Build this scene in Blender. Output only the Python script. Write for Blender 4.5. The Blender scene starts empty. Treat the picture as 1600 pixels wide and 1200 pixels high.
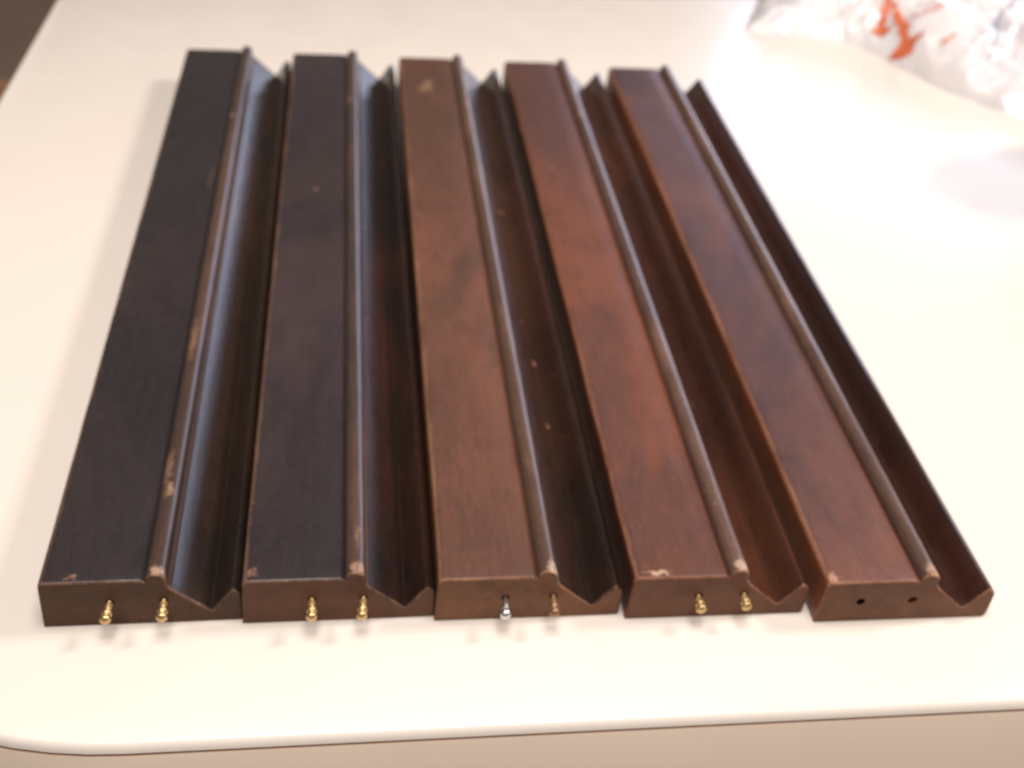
import bpy, bmesh, math, random
from mathutils import Vector, noise, Matrix
random.seed(7)
scene = bpy.context.scene
C = scene.collection
R = math.radians

# ------------------------------------------------------------ camera
cam_d = bpy.data.cameras.new("camera")
cam = bpy.data.objects.new("camera", cam_d); C.objects.link(cam)
cam.location = (0.12036, -0.30662, 0.35539)
cam.rotation_euler = (0.912488, -0.070847, -0.108218)
cam_d.sensor_width = 36; cam_d.lens = 1795.62/1600*36
cam_d.clip_start = 0.02; cam_d.clip_end = 60
cam_d.dof.use_dof = True
cam_d.dof.focus_distance = 0.34
cam_d.dof.aperture_fstop = 11
scene.camera = cam

# ------------------------------------------------------------ world, lamps, exposure
w = bpy.data.worlds.new("World"); scene.world = w; w.use_nodes = True
wb = w.node_tree.nodes["Background"]
wb.inputs[0].default_value = (0.86, 0.72, 0.62, 1); wb.inputs[1].default_value = 0.22
scene.view_settings.view_transform = 'Standard'
scene.view_settings.look = 'None'
scene.view_settings.exposure = 0.0
scene.view_settings.gamma = 1

def area(name, loc, target, sx, sy, power, col):
    d = bpy.data.lights.new(name, 'AREA'); d.shape = 'RECTANGLE'; d.size = sx; d.size_y = sy
    d.energy = power; d.color = col
    o = bpy.data.objects.new(name, d); C.objects.link(o); o.location = loc
    o.rotation_euler = (Vector(target)-Vector(loc)).to_track_quat('-Z', 'Y').to_euler()
    return o
# ceiling fitting above the table, a lamp to the right, a window far behind to the right
area("ceiling_light", (0.20, -0.12, 1.70), (0.22, 0.22, 0), 0.9, 0.8, 34, (1.0, 0.90, 0.835))
area("lamp_right", (2.9, 0.58, 2.55), (0.2, 0.25, 0), 0.62, 0.62, 90, (1.0, 0.87, 0.79))
area("window_light", (1.95, 2.5, 0.55), (0.1, 0.3, 0.0), 2.0, 0.85, 21, (0.62, 0.72, 1.0))

# ------------------------------------------------------------ helpers
def tag(o, label=None, cat=None, group=None, kind=None):
    if label: o['label'] = label
    if cat: o['category'] = cat
    if group: o['group'] = group
    if kind: o['kind'] = kind
    return o
def empty(name, loc, rz=0):
    o = bpy.data.objects.new(name, None); C.objects.link(o)
    o.location = loc; o.rotation_euler = (0, 0, rz); o.empty_display_size = .03
    return o
def mesh_obj(name, verts, faces, mats, midx=None, parent=None, smooth=True, sharp=35, attrs=None):
    me = bpy.data.meshes.new(name); me.from_pydata(verts, [], faces); me.update()
    for m in mats: me.materials.append(m)
    if midx:
        for p, i in zip(me.polygons, midx): p.material_index = i
    if attrs:
        for k, vals in attrs.items():
            a = me.attributes.new(k, 'FLOAT', 'POINT')
            a.data.foreach_set('value', vals)
    if smooth:
        me.polygons.foreach_set('use_smooth', [True]*len(me.polygons))
        me.set_sharp_from_angle(angle=R(sharp))
    o = bpy.data.objects.new(name, me); C.objects.link(o)
    if parent: o.parent = parent
    return o

class NT:
    def __init__(s, name):
        s.m = bpy.data.materials.new(name); s.m.use_nodes = True
        s.t = s.m.node_tree; s.b = s.t.nodes["Principled BSDF"]
        s.co = s.t.nodes.new('ShaderNodeTexCoord').outputs['Object']
    def n(s, typ, **kw):
        x = s.t.nodes.new(typ)
        for k, v in kw.items(): setattr(x, k, v)
        return x
    def link(s, a, b): s.t.links.new(a, b)
    def mapped(s, scale, off=(0,0,0), src=None):
        m = s.n('ShaderNodeMapping'); m.inputs['Scale'].default_value = scale; m.inputs['Location'].default_value = off
        s.link(src or s.co, m.inputs['Vector']); return m.outputs[0]
    def noise(s, scale, vec=None, detail=4, rough=.6, dist=0):
        x = s.n('ShaderNodeTexNoise'); x.inputs['Scale'].default_value = scale
        x.inputs['Detail'].default_value = detail; x.inputs['Roughness'].default_value = rough
        x.inputs['Distortion'].default_value = dist
        s.link(vec or s.co, x.inputs['Vector']); return x.outputs['Fac']
    def ramp(s, fac, a, b):
        x = s.n('ShaderNodeMapRange', interpolation_type='SMOOTHSTEP'); x.inputs['From Min'].default_value = a; x.inputs['From Max'].default_value = b
        s.link(fac, x.inputs['Value']); return x.outputs[0]
    def math(s, op, a, b=None):
        x = s.n('ShaderNodeMath', operation=op)
        for i, v in enumerate((a, b)):
            if v is None: continue
            if isinstance(v, (int, float)): x.inputs[i].default_value = v
            else: s.link(v, x.inputs[i])
        return x.outputs[0]
    def mix(s, fac, a, b):
        x = s.n('ShaderNodeMix', data_type='RGBA')
        if isinstance(fac, (int, float)): x.inputs[0].default_value = fac
        else: s.link(fac, x.inputs[0])
        for i, v in ((6, a), (7, b)):
            if isinstance(v, tuple): x.inputs[i].default_value = (*v, 1)
            else: s.link(v, x.inputs[i])
        return x.outputs[2]
    def bump(s, h, strength, dist):
        x = s.n('ShaderNodeBump'); x.inputs['Strength'].default_value = strength; x.inputs['Distance'].default_value = dist
        s.link(h, x.inputs['Height']); s.link(x.outputs[0], s.b.inputs['Normal'])

def wood(name, base, alt, worn, seed, rough=.36, coat=.35, spots=(), wearamt=1.0, spec=.5, endgrain=False):
    """lacquered stained hardwood: lengthwise grain, cloudy stain, wear on edges, chips"""
    k = NT(name); off = (seed*3.17, seed*1.31, seed*.7)
    cloud = k.noise(14, k.mapped((1, .35, 1), off), 5, .65, .6)
    mott = k.noise(75, k.mapped((1, .6, 1), (off[0], 2, off[1])), 4, .7, .4)
    grain = k.noise(60, k.mapped((2.2, 1, 14) if endgrain else (9, .45, 9), off), 6, .7, .8 if endgrain else .25)
    fine = k.noise(900, k.mapped((1, .25, 1), off), 3, .7)
    speck = k.noise(2300, k.mapped((1, 1, 1), off), 2, .8)
    col = k.mix(k.ramp(cloud, .40, .61), base, alt)
    col = k.mix(k.math('MULTIPLY', k.ramp(mott, .48, .66), .55 if endgrain else .30), col, tuple(c*.5 for c in base))
    drift = k.noise(5, k.mapped((1, .7, 1), (off[2], off[0], 1)), 3, .55)
    col = k.mix(k.math('MULTIPLY', k.ramp(drift, .38, .62), .5), col, tuple(c*.52 for c in base))
    dark = tuple(c*.55 for c in base)
    col = k.mix(k.math('MULTIPLY', k.ramp(grain, .50, .76), .65 if endgrain else .42), col, dark)
    lite = tuple(min(1, c*1.55+.004) for c in alt)
    col = k.mix(k.math('MULTIPLY', k.ramp(grain, .46, .2), .25), col, lite)
    col = k.mix(k.math('MULTIPLY', k.ramp(fine, .5, .8), .35), col, lite)
    col = k.mix(k.math('MULTIPLY', k.ramp(speck, .55, .8), .35), col, dark)
    at = k.n('ShaderNodeAttribute', attribute_name='edge')
    e = k.math('MULTIPLY', at.outputs['Fac'], wearamt)
    wn = k.noise(55, k.mapped((1, .5, 1), off), 5, .75)
    wear = k.ramp(k.math('ADD', e, k.math('MULTIPLY', wn, 1.1)), .98, 1.45)
    col = k.mix(k.math('MULTIPLY', wear, .85), col, worn)
    fl = k.noise(760, k.mapped((1, .55, 1), (off[1], off[0], 3)), 3, .75)
    patch = k.noise(24, k.mapped((1, .6, 1), (off[1], 7, 3)), 3, .6)
    fm = k.math('MULTIPLY', k.ramp(fl, .60, .68), k.ramp(k.math('ADD', k.math('MULTIPLY', e, .35), patch), .64, .84))
    col = k.mix(k.math('MULTIPLY', fm, .75), col, (.40, .24, .15))
    # chips: own positions on this rack
    dist = k.n('ShaderNodeTexNoise'); dist.inputs['Scale'].default_value = 330; dist.inputs['Detail'].default_value = 5; dist.inputs['Roughness'].default_value = .75
    k.link(k.co, dist.inputs['Vector'])
    va = k.n('ShaderNodeVectorMath', operation='MULTIPLY_ADD'); k.link(dist.outputs['Color'], va.inputs[0])
    va.inputs[1].default_value = (.010,)*3; k.link(k.co, va.inputs[2])
    sb = k.n('ShaderNodeVectorMath', operation='SUBTRACT'); k.link(va.outputs[0], sb.inputs[0]); sb.inputs[1].default_value = (.005,)*3
    for (x, y, z, rx, ry, c, a) in spots:
        q = k.mapped((1/rx, 1/ry, 1/.006), (-x/rx, -y/ry, -z/.006), sb.outputs[0])
        ln = k.n('ShaderNodeVectorMath', operation='LENGTH'); k.link(q, ln.inputs[0])
        f = k.math('MULTIPLY', k.math('MULTIPLY', k.ramp(ln.outputs['Value'], .95, .35), k.math('ADD', .35, k.ramp(fine, .3, .6))), a*.62)
        col = k.mix(f, col, c)
    k.link(col, k.b.inputs['Base Color'])
    rr = k.math('ADD', k.math('MULTIPLY', k.noise(160, k.mapped((1, .4, 1), off), 4), .22), rough-.11)
    k.link(k.math('ADD', k.math('ADD', rr, k.math('MULTIPLY', wear, .15)), k.math('MULTIPLY', k.ramp(at.outputs['Fac'], .6, .75), .3)), k.b.inputs['Roughness'])
    k.link(k.math('MULTIPLY', k.ramp(at.outputs['Fac'], .82, .6), coat), k.b.inputs['Coat Weight']); k.b.inputs['Coat Roughness'].default_value = .22
    k.link(k.math('MULTIPLY', k.math('ADD', k.ramp(at.outputs['Fac'], .82, .6), .25), spec*.8), k.b.inputs['Specular IOR Level'])
    k.bump(k.math('ADD', k.math('MULTIPLY', fine, .6), k.math('ADD', grain, k.math('MULTIPLY', cloud, 1.5))), .35, .0004)
    return k.m

def plain(name, col, rough=.5, metal=0, nscale=None, amp=.12, bump=0, coat=0):
    k = NT(name); k.b.inputs['Roughness'].default_value = rough; k.b.inputs['Metallic'].default_value = metal
    k.b.inputs['Coat Weight'].default_value = coat
    n = k.noise(nscale or 80, None, 4, .6)
    c = k.mix(n, tuple(max(0, v*(1-amp)) for v in col), tuple(min(1, v*(1+amp)) for v in col))
    k.link(c, k.b.inputs['Base Color'])
    if bump: k.bump(n, bump, .0005)
    return k.m

# ------------------------------------------------------------ table
def build_table():
    x0, y0, rad = -0.1286, -0.0562, 0.165
    x1, y1 = 1.25, 0.683
    n = 20; out = []
    for cx, cy, a0 in ((x0+rad, y0+rad, 180), (x1-rad, y0+rad, 270)):
        for i in range(n+1):
            a = R(a0+90*i/n); out.append((cx+rad*math.cos(a), cy+rad*math.sin(a)))
    r2 = .16
    # the far edge runs at a slight slant
    fl = (x0, .690); fr = (x1, .79)
    for cx, cy, a0, rr in ((fr[0]-r2, fr[1]-r2-.01, 0, r2), (fl[0]+.02, fl[1]-.02, 90, .02)):
        for i in range(n+1):
            a = R(a0+90*i/n); out.append((cx+rr*math.cos(a), cy+rr*math.sin(a)))
    N = len(out)
    def norm(i):
        a, b = Vector(out[i-1]), Vector(out[(i+1) % N]); d = (b-a).normalized(); return Vector((d.y, -d.x))
    nm = [norm(i) for i in range(N)]
    def loft(name, prof, mats, parent, close_top=False, close_bottom=False):
        v = []; f = []
        for (o, z) in prof:
            for i in range(N): v.append((out[i][0]+nm[i].x*o, out[i][1]+nm[i].y*o, z))
        for k in range(len(prof)-1):
            for i in range(N):
                j = (i+1) % N; f.append((k*N+i, (k+1)*N+i, (k+1)*N+j, k*N+j))
        if close_top: f.append(tuple(range(N)))
        if close_bottom: f.append(tuple(reversed([(len(prof)-1)*N+i for i in range(N)])))
        return mesh_obj(name, v, f, mats, parent=parent, sharp=50)
    t = empty('table', (0, 0, 0)); tag(t, 'glossy off-white laminate table top with a rounded corner, carrying the racks', 'table')
    k = NT('white_laminate')
    nn = k.noise(3, None, 3); n2 = k.noise(700, None, 3)
    n3 = k.noise(22, None, 5, .7)
    c = k.mix(nn, (.755, .705, .645), (.785, .74, .685)); c = k.mix(k.math('MULTIPLY', k.ramp(n2, .6, .8), .12), c, (.66, .58, .5))
    k.link(c, k.b.inputs['Base Color']); k.link(k.math('ADD', k.math('MULTIPLY', n3, .3), .2), k.b.inputs['Roughness'])
    k.b.inputs['Coat Weight'].default_value = .15; k.b.inputs['Coat Roughness'].default_value = .15
    lam = k.m
    edge = plain('beige_edge_band', (.88, .76, .64), .5, 0, 12, .04)
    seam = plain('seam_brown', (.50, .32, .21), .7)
    loft('tabletop', [(-.0030, 0), (-.0022, -.0003), (-.0010, -.0014), (-.0004, -.0024), (0, -.0032)], [lam], t, True)
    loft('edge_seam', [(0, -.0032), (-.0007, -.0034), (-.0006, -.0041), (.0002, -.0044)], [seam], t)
    loft('edge_band', [(.0002, -.0044), (.0006, -.0052), (.0060, -.0200), (.0150, -.0420), (.0200, -.0580), (.018, -.060)], [edge], t, False, True)  # outward flare added to the band so its face catches more light
build_table()

# ------------------------------------------------------------ floor and rug
k = NT('brown_carpet'); a = k.noise(9, None, 5); b = k.noise(260, None, 3)
c = k.mix(a, (.19, .125, .09), (.27, .19, .14)); c = k.mix(k.math('MULTIPLY', b, .5), c, (.12, .08, .06))
k.link(c, k.b.inputs['Base Color']); k.b.inputs['Roughness'].default_value = .95; k.bump(b, .6, .004)
fl = mesh_obj('floor', [(-6, -4, -.74), (6, -4, -.74), (6, 8, -.74), (-6, 8, -.74)], [(0, 1, 2, 3)], [k.m], smooth=False)
tag(fl, kind='structure')
k = NT('patterned_rug')
vo = k.n('ShaderNodeTexVoronoi', feature='F1'); vo.inputs['Scale'].default_value = 11; k.link(k.co, vo.inputs['Vector'])
hs = k.n('ShaderNodeSeparateColor'); k.link(vo.outputs['Color'], hs.inputs[0])
c = k.mix(k.ramp(hs.outputs[0], .45, .55), (.30, .055, .06), (.34, .19, .08)); c = k.mix(k.ramp(hs.outputs[1], .6, .66), c, (.07, .09, .16))
c = k.mix(k.ramp(hs.outputs[2], .7, .76), c, (.42, .33, .26))
k.link(c, k.b.inputs['Base Color']); k.b.inputs['Roughness'].default_value = .95
bm = bmesh.new(); bmesh.ops.create_cube(bm, size=1); bmesh.ops.scale(bm, vec=(.9, 1.6, .010), verts=bm.verts)
bmesh.ops.bevel(bm, geom=bm.edges[:], offset=.003, segments=2, affect='EDGES')
me = bpy.data.meshes.new('rug'); bm.to_mesh(me); bm.free(); me.materials.append(k.m)
rug = bpy.data.objects.new('rug', me); C.objects.link(rug); rug.location = (-.94, 1.43, -.735); rug.rotation_euler = (0, 0, R(-14))
tag(rug, 'red and blue patterned rug on the brown floor left of the table', 'rug')

# ------------------------------------------------------------ racks
L = 0.515
mm = .001
def profile():
    """one closed section (mm), clockwise seen from the front; each point: x, z, wear, material slot of the face that follows"""
    P = []
    def a(x, z, e=0, s=0): P.append((x, z, e, s))
    a(-1.9, 0, .3, 1); a(-2.0, 1.2, .2, 1); a(-1.7, 8, 0, 1); a(-1.3, 15, 0, 1); a(-1.0, 20.6, .15, 1)
    a(-.75, 22.0, .55, 1); a(-.1, 23.0, .8, 0); a(1.0, 23.5, .55, 0); a(2.6, 23.55, .1, 0)
    a(14, 23.5); a(26, 23.5); a(36.0, 23.4, 0, 0); a(37.5, 22.7, 0, 0); a(38.0, 22.4, -.2, 2)      # 13 = start of the bead
    for i in range(0, 11):
        t = R(172-i*17.2); e = .25+.3*max(0, math.sin(t))
        a(42.0+3.95*math.cos(t), 23.0+3.75*math.sin(t), e, 2)
    a(46.0, 21.0, .1, 2); a(46.2, 19.3, -.2, 2); a(46.9, 19.1, .3, 2); a(47.4, 18.2, .35, 3)        # start of the trough
    a(49.4, 16.3, .1, 3); a(52.0, 13.9, 0, 3); a(54.8, 11.3, 0, 3); a(57.8, 8.6, 0, 3); a(60.2, 6.4, 0, 3); a(60.9, 5.6, -.2, 3)
    a(61.5, 5.8, -.2, 3); a(64.2, 9.4, 0, 3); a(66.8, 13.2, 0, 3); a(68.8, 15.8, .1, 3); a(69.6, 16.5, .2, 3); a(71.0, 16.2, .1, 3)
    a(72.3, 14.9, .1, 3); a(73.0, 13.2, .1, 3); a(73.1, 5, 0, 3); a(72.9, 1.2, .1, 3); a(71.9, 0, .2, 3)
    return P
PR = profile(); NPR = len(PR)
IB = 13
IT = next(i for i, p in enumerate(PR) if abs(p[0]-47.4) < .01)
def pnorm(i):
    a, b = PR[i-1], PR[(i+1) % NPR]; dx, dz = b[0]-a[0], b[1]-a[1]; l = math.hypot(dx, dz); return (-dz/l, dx/l)
PN = [pnorm(i) for i in range(NPR)]
NS = 70
ST = [0, .0002, .0006, .0013] + [L*i/NS for i in range(1, NS)] + [L-.0013, L-.0006, L-.0002, L]
def inset(y):
    d = min(y, L-y)
    return {0: .75, 1: .38, 2: .10}.get([0, 1, 2, 3][min(3, sum(d > v+1e-7 for v in (0, .0002, .0006)))], 0)

def ring_point(i, y, seed, hs, rough):
    x, z, e, s = PR[i]; o = inset(y)
    nx, nz = PN[i]
    nv = noise.noise(Vector((y*55, seed*9.1+i*.35, 2.0)))*.16 + noise.noise(Vector((y*240, seed*5.3+i*.6, 7.0)))*.10*(max(0, e)+.15)
    nv *= rough
    d = -o+nv*(.2+max(0, e))
    zz = (z+nz*d)*hs
    return ((x+nx*d)*mm, y, max(0, zz)*mm)

def make_rack(x, y, yaw, seed, hs, mats, label, pegs, peg_mats, rough=1.0):
    """parts: board, bead_moulding, tile_trough, screw (> screw_head) or screw_hole"""
    root = empty('game_rack', (x, y, 0), yaw)
    tag(root, label, 'wooden rack', 'wooden racks lying side by side on the table')
    def part(name, idx, holes=(), extra=()):
        """shell through profile indices idx (open chain) + end caps; extra: corner points (mm) closing the cap"""
        V = []; F = []; M = []; A = []
        n = len(idx)
        for yy in ST:
            d = min(yy, L-yy)
            for i in idx:
                V.append(ring_point(i, yy, seed, hs, rough))
                e = PR[i][2]
                if d < .0010: e = max(e, .1)+.62
                A.append(e)
        for k in range(len(ST)-1):
            for j in range(n-1):
                if idx[j] == NPR-1 and idx[j+1] == 0: slot = 1
                else: slot = PR[idx[j]][3]
                F.append((k*n+j, (k+1)*n+j, (k+1)*n+j+1, k*n+j+1)); M.append(slot)
        for end, yy in ((0, 0.0), (len(ST)-1, L)):
            bm = bmesh.new()
            loop = [Vector(V[end*n+j]) for j in range(n)] + [Vector(ring_point(IT, yy, seed, hs, rough)) if ex == 'T' else Vector((ex*mm, yy, ez*mm*hs)) for ex, ez in extra]
            vs = [bm.verts.new(p) for p in loop]
            es = [bm.edges.new((vs[i], vs[(i+1) % len(vs)])) for i in range(len(vs))]
            if end == 0:
                for (hx, hz, hr) in holes:
                    hv = [bm.verts.new((hx*mm+hr*mm*math.cos(t*math.tau/14), yy, hz*mm+hr*mm*math.sin(t*math.tau/14))) for t in range(14)]
                    es += [bm.edges.new((hv[i], hv[(i+1) % 14])) for i in range(14)]
            r = bmesh.ops.triangle_fill(bm, edges=es, use_beauty=True, use_dissolve=False)
            bm.verts.index_update(); base = len(V)
            bm.normal_update()
            want = -1 if end == 0 else 1
            for v in bm.verts: V.append(tuple(v.co)); A.append(0)
            for f in bm.faces:
                ids = [base+v.index for v in f.verts]
                if f.normal.y*want < 0: ids.reverse()
                F.append(tuple(ids)); M.append(4)
            bm.free()
        o = mesh_obj(name, V, F, mats, M, root, attrs={'edge': A})
        return o
    sp = 18.2
    hole_b = [(h[0], h[1], h[2]) for h in pegs if h[0] < 46]
    hb = [(a_, b_, c_) for a_, b_, c_ in hole_b]
    part('board', list(range(0, IB+1)), holes=hb, extra=[(38.0, sp), ('T', 0), (47.5, 0)])
    part('bead_moulding', list(range(IB, IT+1)), extra=[(38.0, sp)])
    part('tile_trough', list(range(IT, NPR)), extra=[(47.5, 0)])
    # underside
    mesh_obj('underside', [(-1.9*mm, .0008, .00004), (71.9*mm, .0008, .00004), (71.9*mm, L-.0008, .00004), (-1.9*mm, L-.0008, .00004)], [(3, 2, 1, 0)], [mats[1]], parent=root, smooth=False)
    for (hx, hz, hr, kind) in pegs:
        lean, drop = random.uniform(-.10, .07), random.uniform(.0, .14)
        # bored socket lining
        V = []; F = []
        for yy in (0.0, .004):
            for t in range(14): V.append((hx*mm+hr*mm*math.cos(t*math.tau/14), yy, hz*mm+hr*mm*math.sin(t*math.tau/14)))
        for t in range(14): F.append((t, (t+1) % 14, 14+(t+1) % 14, 14+t))
        F.append(tuple(14+t for t in range(14)))
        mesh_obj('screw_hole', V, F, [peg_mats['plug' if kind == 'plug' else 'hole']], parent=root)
        if kind in ('brass', 'steel', 'dull', 'short'):
            ln = 1.0 if kind != 'short' else .74
            prof = [(-3.5, 1.0), (-.2, 1.05)]
            yq = 0.2
            while yq < 4.0*ln: prof += [(yq, 1.18), (yq+.32, .92)]; yq += .64
            prof += [(4.1*ln, 1.0), (4.5*ln, 1.75), (5.1*ln, 2.05), (5.8*ln, 1.95), (6.3*ln, 1.4), (6.7*ln, 1.25), (7.1*ln, 1.6), (7.7*ln, 2.1), (8.5*ln, 2.15), (9.2*ln, 1.7), (9.6*ln, .9), (9.7*ln, 0.01)]
            if kind == 'steel':
                prof = [(-3.5, 1.1), (0, 1.15), (2.0, 1.3), (4, 1.6), (5.5, 1.45), (6.0, 1.1), (6.6, 1.9), (7.6, 2.2), (8.8, 2.0), (9.5, 1.1), (9.6, .01)]
            cut = next(i for i, q in enumerate(prof) if q[0] >= 4.1*ln)
            def lathe(pf, name, par):
                V = []; F = []; n = 18
                for (q, r_) in pf:
                    for t in range(n): V.append((hx*mm+r_*mm*math.cos(t*math.tau/n)+max(0, q)*lean*mm, -q*mm, hz*mm+r_*mm*math.sin(t*math.tau/n)-max(0, q)*drop*mm))
                for a_ in range(len(pf)-1):
                    for t in range(n): F.append((a_*n+t, a_*n+(t+1) % n, (a_+1)*n+(t+1) % n, (a_+1)*n+t))
                F.append(tuple(reversed([(len(pf)-1)*n+t for t in range(n)])))
                o = mesh_obj(name, V, F, [peg_mats[kind if kind != 'short' else 'brass']], parent=par, sharp=60)
                # outward normals
                bm = bmesh.new(); bm.from_mesh(o.data); bmesh.ops.recalc_face_normals(bm, faces=bm.faces); bm.to_mesh(o.data); bm.free()
                return o
            s = lathe(prof[:cut+1], 'screw', root)
            lathe(prof[cut:], 'screw_head', s)
    return root

brass = plain('brass', (.62, .45, .22), .40, 1, 500, .45, .4)
dullb = plain('dull_brass', (.34, .21, .12), .5, 1, 900, .3, .3)
steel = plain('steel', (.72, .74, .76), .28, 1, 900, .2, .3)
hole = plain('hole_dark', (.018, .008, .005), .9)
plug = plain('hole_rust', (.30, .075, .025), .8)
PM = dict(brass=brass, steel=steel, dull=dullb, hole=hole, plug=plug)

CH = (.44, .28, .17)     # bare chipped wood
PK = (.32, .17, .11)
def rackmats(i, top, topalt, side, sidealt, bead, beadalt, tro, troalt, end, endalt, worn, spots, rough=.36):
    return [wood('rack%d_face' % i, top, topalt, worn, i*5+1, rough+(.1 if i > 2 else 0), .3 if i < 3 else .08, [s for s in spots if s[7] == 0 for s in [s[:7]]]),
            wood('rack%d_side' % i, side, sidealt, worn, i*5+2, .45, .15, ()),
            wood('rack%d_bead' % i, bead, beadalt, worn, i*5+3, rough-.04, .4, [s[:7] for s in spots if s[7] == 2], .78),
            wood('rack%d_trough' % i, tro, troalt, worn, i*5+4, rough-.06, .5, [s[:7] for s in spots if s[7] == 3]),
            wood('rack%d_end' % i, end, endalt, worn, i*5+5, .6, .0, (), .5, .35, True)]

def S(x, y, z, rx, ry, c=CH, a=1, slot=0): return (x*mm, y*mm, z*mm, rx*mm*.85, ry*mm*.75, c, a, slot)
racks = [
 dict(x=0, y=0, yaw=.0049, hs=1.02, label='darkest rack, nearly black with a blue sheen in its groove, leftmost of the five',
      pegs=[(24, 12.6, 1.7, 'brass'), (44, 12.6, 1.7, 'brass')],
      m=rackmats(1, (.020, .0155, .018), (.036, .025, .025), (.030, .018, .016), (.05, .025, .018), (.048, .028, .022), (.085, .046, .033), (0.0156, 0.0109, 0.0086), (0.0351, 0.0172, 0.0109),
                 (.095, .043, .021), (.135, .060, .030), (.17, .095, .062),
                 [S(11, 3, 23.5, 3.4, 3.0, PK, .9), S(43, 2, 27, 4.5, 5, (.46, .30, .22), .95, 2), S(40, 400, 26.5, 2.5, 8, CH, .9, 2), S(40, 60, 26, 3, 20, PK, .8, 2), S(42, 46, 27, 3, 7, CH, .8, 2),
                  S(41, 150, 26, 2.4, 30, PK, .8, 2), S(34, 320, 23.5, .8, 30, PK, .4, 0)])),
 dict(x=.0747, y=-.0018, yaw=.0032, hs=1.0, label='dull blackish brown rack, second from left, between the darkest rack and a mid brown one',
      pegs=[(25.2, 12.4, 1.7, 'brass'), (45, 12.2, 1.7, 'brass')],
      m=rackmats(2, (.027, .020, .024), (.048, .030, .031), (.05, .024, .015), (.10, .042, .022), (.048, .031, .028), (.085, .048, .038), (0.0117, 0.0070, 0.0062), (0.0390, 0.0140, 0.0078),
                 (.15, .062, .031), (.20, .083, .043), (.19, .105, .07),
                 [S(43, 3, 27, 4.5, 6, (.46, .28, .20), .95, 2), S(40, 430, 26.5, 2.4, 8, CH, .8, 2), S(3, 5, 23.5, 3, 5, PK, .7), S(20, 310, 23.5, 3, 4, PK, .5), S(43, 20, 27, 2, 10, PK, .7, 2), S(49.5, 185, 17, .7, 3, CH, .9, 3)])),
 dict(x=.1493, y=-.0040, yaw=-.0011, hs=1.0, label='mid brown middle rack with a silver steel screw and pale worn patch at far end',
      pegs=[(25.8, 12.2, 1.7, 'steel'), (45, 12.2, 1.7, 'dull')],
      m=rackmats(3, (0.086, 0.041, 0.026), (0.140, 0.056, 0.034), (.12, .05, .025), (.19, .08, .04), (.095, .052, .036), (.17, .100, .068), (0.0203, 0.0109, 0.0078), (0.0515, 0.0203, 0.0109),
                 (.22, .096, .047), (.29, .125, .060), (.30, .15, .085),
                 [S(17, 462, 23.5, 7, 13, (.34, .23, .13), .6), S(19, 470, 23.5, 4, 8, (.36, .24, .14), .6), S(13, 458, 23.5, 3, 5, (.36, .24, .14), .6), S(44, 2, 27, 3, 8, (.62, .46, .36), .95, 2), S(43, 430, 27, 2, 8, CH, .8, 2), S(55, 308, 11, 1.8, 2.4, (.6, .22, .14), 1, 3), S(56.5, 157, 10, 2, 2.6, (.6, .25, .18), 1, 3),
                  S(57, 108, 9, 2, 3, (.55, .25, .15), .9, 3), S(46, 96, 21, 2, 3, CH, .8, 2), S(54, 190, 11, 1, 5, (.4, .15, .1), .7, 3)])),
 dict(x=.2261, y=-.0066, yaw=-.0033, hs=1.0, label='warm red brown rack with dark cloudy stain, second from right, two short brass screws',
      pegs=[(26.8, 12.2, 1.7, 'short'), (45.6, 12.4, 1.7, 'short')],
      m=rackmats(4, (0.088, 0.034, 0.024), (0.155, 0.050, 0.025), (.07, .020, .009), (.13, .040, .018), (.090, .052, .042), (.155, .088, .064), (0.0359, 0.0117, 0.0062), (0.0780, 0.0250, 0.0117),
                 (.21, .088, .048), (.26, .112, .062), (.28, .12, .07),
                 [S(9, 3, 23.5, 8, 3, (.62, .42, .30), .9), S(43, 3, 27, 5, 6, (.62, .44, .34), .95, 2), S(42, 420, 27, 2.4, 8, CH, .8, 2), S(11, 345, 23.5, 4, 3, (.4, .24, .18), .7), S(20, 450, 23.5, 46, 260, (.045, .026, .027), .95),
                  S(47, 240, 20, 1.2, 5, CH, .6, 2), S(52, 120, 14, 1.4, 4, PK, .6, 3)])),
 dict(x=.304, y=-.0121, yaw=-.0035, hs=.985, label='rack with empty screw holes and an orange brown side, rightmost of the five',
      pegs=[(15.3, 11.8, 1.9, 'empty'), (37.6, 11.6, 2.1, 'plug')],
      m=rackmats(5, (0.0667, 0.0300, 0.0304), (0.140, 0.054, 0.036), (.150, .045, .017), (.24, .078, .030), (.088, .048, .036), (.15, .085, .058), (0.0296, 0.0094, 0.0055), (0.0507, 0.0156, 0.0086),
                 (.20, .086, .045), (.25, .108, .058), (.32, .15, .09),
                 [S(2, 3, 23, 3.6, 5, (.6, .34, .22), .9), S(44, 3, 27, 6, 7, (.58, .38, .26), .9, 2), S(44, 285, 26, 2.5, 3, (.5, .25, .16), 1, 2), S(46, 60, 22, 2.6, 60, (.34, .22, .15), .6, 2), S(30, 60, 23.5, 9, 40, (.10, .035, .03), .5)])),
]
for i, d in enumerate(racks):   # five racks, left to right
    make_rack(d['x'], d['y'], d['yaw'], i*3.7+1, d['hs'], d['m'], d['label'], d['pegs'] if True else [], PM, .9)

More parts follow.
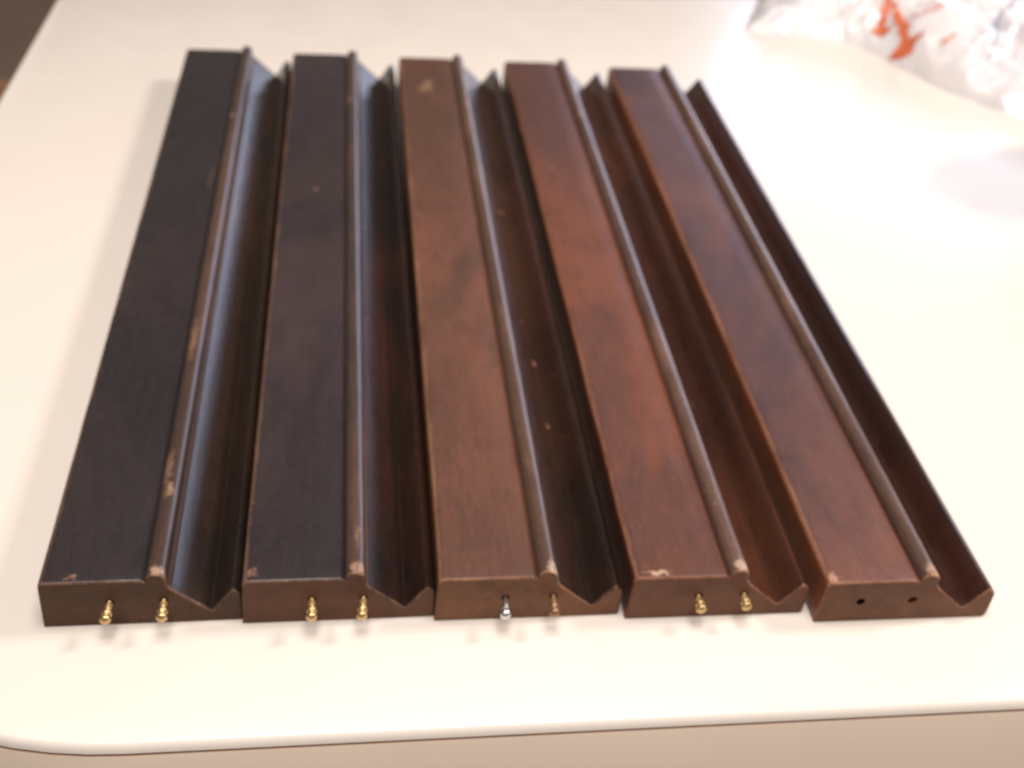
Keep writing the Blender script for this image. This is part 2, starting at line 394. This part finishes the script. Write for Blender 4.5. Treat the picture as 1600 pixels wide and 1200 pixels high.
# ------------------------------------------------------------ plastic bag
def edge_y(x):
    """front outline of the bag on the table"""
    pts = [(.40, .80), (.440, .69), (.4577, .6475), (.4695, .6413), (.5083, .6353), (.538, .629), (.5525, .610), (.5656, .586), (.578, .564), (.5860, .538), (.6028, .5102), (.6214, .4838), (.6322, .4751), (.70, .44), (.80, .42), (1.0, .44)]
    for (a, ya), (b, yb) in zip(pts, pts[1:]):
        if x <= b: t = (x-a)/(b-a); t = max(0, t); return ya+(yb-ya)*t
    return pts[-1][1]
def bag_h(x, y):
    d = min((y-edge_y(x))*.8, (x-.4586-(y-.65)*.45)*.8+.002)
    if d <= 0: return 0
    e = 1-math.exp(-d/.030)
    d0 = noise.noise(Vector((x*60, y*60, 4)))*.35; e *= 1+d0*math.exp(-d/.03)
    p = Vector((x*13, y*13, 0)); q = noise.noise_vector(p)*.6
    n1 = 1-abs(noise.noise(p*1.0+q))*2.2
    n2 = 1-abs(noise.noise(p*2.4+q*2+Vector((5, 1, 0))))*2
    n3 = 1-abs(noise.noise(p*6+q*3+Vector((2, 8, 0))))*2
    n4 = 1-abs(noise.noise(p*13+q*4+Vector((9, 3, 0))))*2
    return e*(.021+.013*n1+.008*n2+.0032*n3+.0007*n4)+.0006
def bag():
    root = empty('plastic_bag', (.62, .66, 0)); tag(root, 'crumpled clear white plastic bag with red printing at the far right of the table', 'bag', )
    xs, xe, ys, ye = .40, 1.0, .40, .86
    nx, ny = 420, 320
    V = []; F = []; idx = {}
    for j in range(ny+1):
        for i in range(nx+1):
            x = xs+(xe-xs)*i/nx; y = ys+(ye-ys)*j/ny
            V.append((x-.62, y-.66, bag_h(x, y)))
    for j in range(ny):
        for i in range(nx):
            q = (j*(nx+1)+i, j*(nx+1)+i+1, (j+1)*(nx+1)+i+1, (j+1)*(nx+1)+i)
            if min(V[t][2] for t in q) > 0 or max(V[t][2] for t in q) > .0006: F.append(q)
    used = sorted({i for f in F for i in f}); mp = {o: n for n, o in enumerate(used)}
    V = [V[i] for i in used]; F = [tuple(mp[i] for i in f) for f in F]
    k = NT('plastic_film'); k.b.inputs['Roughness'].default_value = .16
    n = k.noise(18, None, 5); c = k.mix(k.ramp(n, .35, .7), (.86, .83, .84), (.72, .71, .75))
    k.link(c, k.b.inputs['Base Color']); k.b.inputs['Coat Weight'].default_value = .5
    k.b.inputs['Subsurface Weight'].default_value = .2; k.b.inputs['Subsurface Scale'].default_value = .02; k.b.inputs['Subsurface Radius'].default_value = (1, .9, .85)
    k.bump(k.noise(70, None, 4, .6, 1.5), .5, .003)
    mesh_obj('bag_film', V, F, [k.m], parent=root, sharp=180)
    red = plain('orange_red_print', (.70, .17, .08), .35, 0, 160, .55); blue = plain('blue_grey_print', (.35, .38, .50), .35); pink = plain('pale_red_print', (.75, .42, .36), .35)
    def stroke(name, pts, m):
        """pts: (x, y, halfwidth) along the print, draped on the film"""
        V = []; F = []; fine = []
        for (a, b) in zip(pts, pts[1:]):
            for s in range(10): t = s/10; fine.append(tuple(a[q]+(b[q]-a[q])*t for q in range(3)))
        fine.append(pts[-1])
        for q, (x, y, hw) in enumerate(fine):
            a = fine[max(0, q-1)]; b = fine[min(len(fine)-1, q+1)]
            dx, dy = b[0]-a[0], b[1]-a[1]; l = math.hypot(dx, dy) or 1; nx_, ny_ = -dy/l, dx/l
            hw *= max(.08, .72+1.1*noise.noise(Vector((x*190, y*190, 3))))
            for s in range(-3, 4):
                X = x+nx_*hw*s/3; Y = y+ny_*hw*s/3; V.append((X-.62, Y-.66, bag_h(X, Y)+.0005))
        for q in range(len(fine)-1):
            for s in range(6): F.append((q*7+s, q*7+s+1, (q+1)*7+s+1, (q+1)*7+s))
        mesh_obj(name, V, F, [m], parent=root)
    stroke('printed_letter', [(.6065, .7066, .0022), (.583, .655, .0042), (.572, .634, .0070), (.5625, .616, .0050)], red)
    stroke('printed_letter', [(.583, .645, .0015), (.578, .622, .0040), (.5775, .602, .0050), (.574, .5835, .0080), (.587, .584, .0012)], red)
    stroke('printed_letter', [(.5625, .616, .0045), (.5690, .612, .0020), (.5765, .614, .0035)], red)
    stroke('printed_letter', [(.672, .700, .0060), (.6623, .681, .0055), (.6598, .6613, .0022)], red)
    stroke('printed_dash', [(.5945, .5665, .0024), (.6080, .5718, .0026)], red)
    stroke('printed_line', [(.582, .6128, .0025), (.5989, .606, .004), (.6184, .6125, .0035), (.638, .632, .002)], pink)
    stroke('printed_line', [(.6415, .5925, .002), (.660, .610, .0035), (.6745, .629, .0035), (.7114, .6689, .004)], blue)
    stroke('printed_line', [(.6243, .5393, .0010), (.6443, .5697, .0022), (.6574, .6082, .0012)], blue)
bag()

# ------------------------------------------------------------ unseen jar, added beyond the right edge to throw the soft oval shadow
def jar():
    prof = [(.0, 0), (.044, 0), (.050, .004), (.056, .030), (.058, .070), (.054, .100), (.044, .116), (.043, .124), (.048, .127), (.048, .131), (.044, .131), (.040, .124), (.040, .114), (.052, .07), (.04, .01), (0, .008)]
    n = 48; V = []; F = []
    for r_, z in prof:
        for t in range(n): V.append((r_*math.cos(t*math.tau/n), r_*math.sin(t*math.tau/n), z))
    for a_ in range(len(prof)-1):
        for t in range(n): F.append((a_*n+t, a_*n+(t+1) % n, (a_+1)*n+(t+1) % n, (a_+1)*n+t))
    o = mesh_obj('shadow_jar', V, F, [plain('glazed_ceramic', (.20, .26, .32), .25, 0, 30, .05)])
    o.location = (.674, .375, 0)
    tag(o, 'unseen blue grey glazed jar, added past the visible right end of the table to throw the oval shadow', 'jar')
jar()
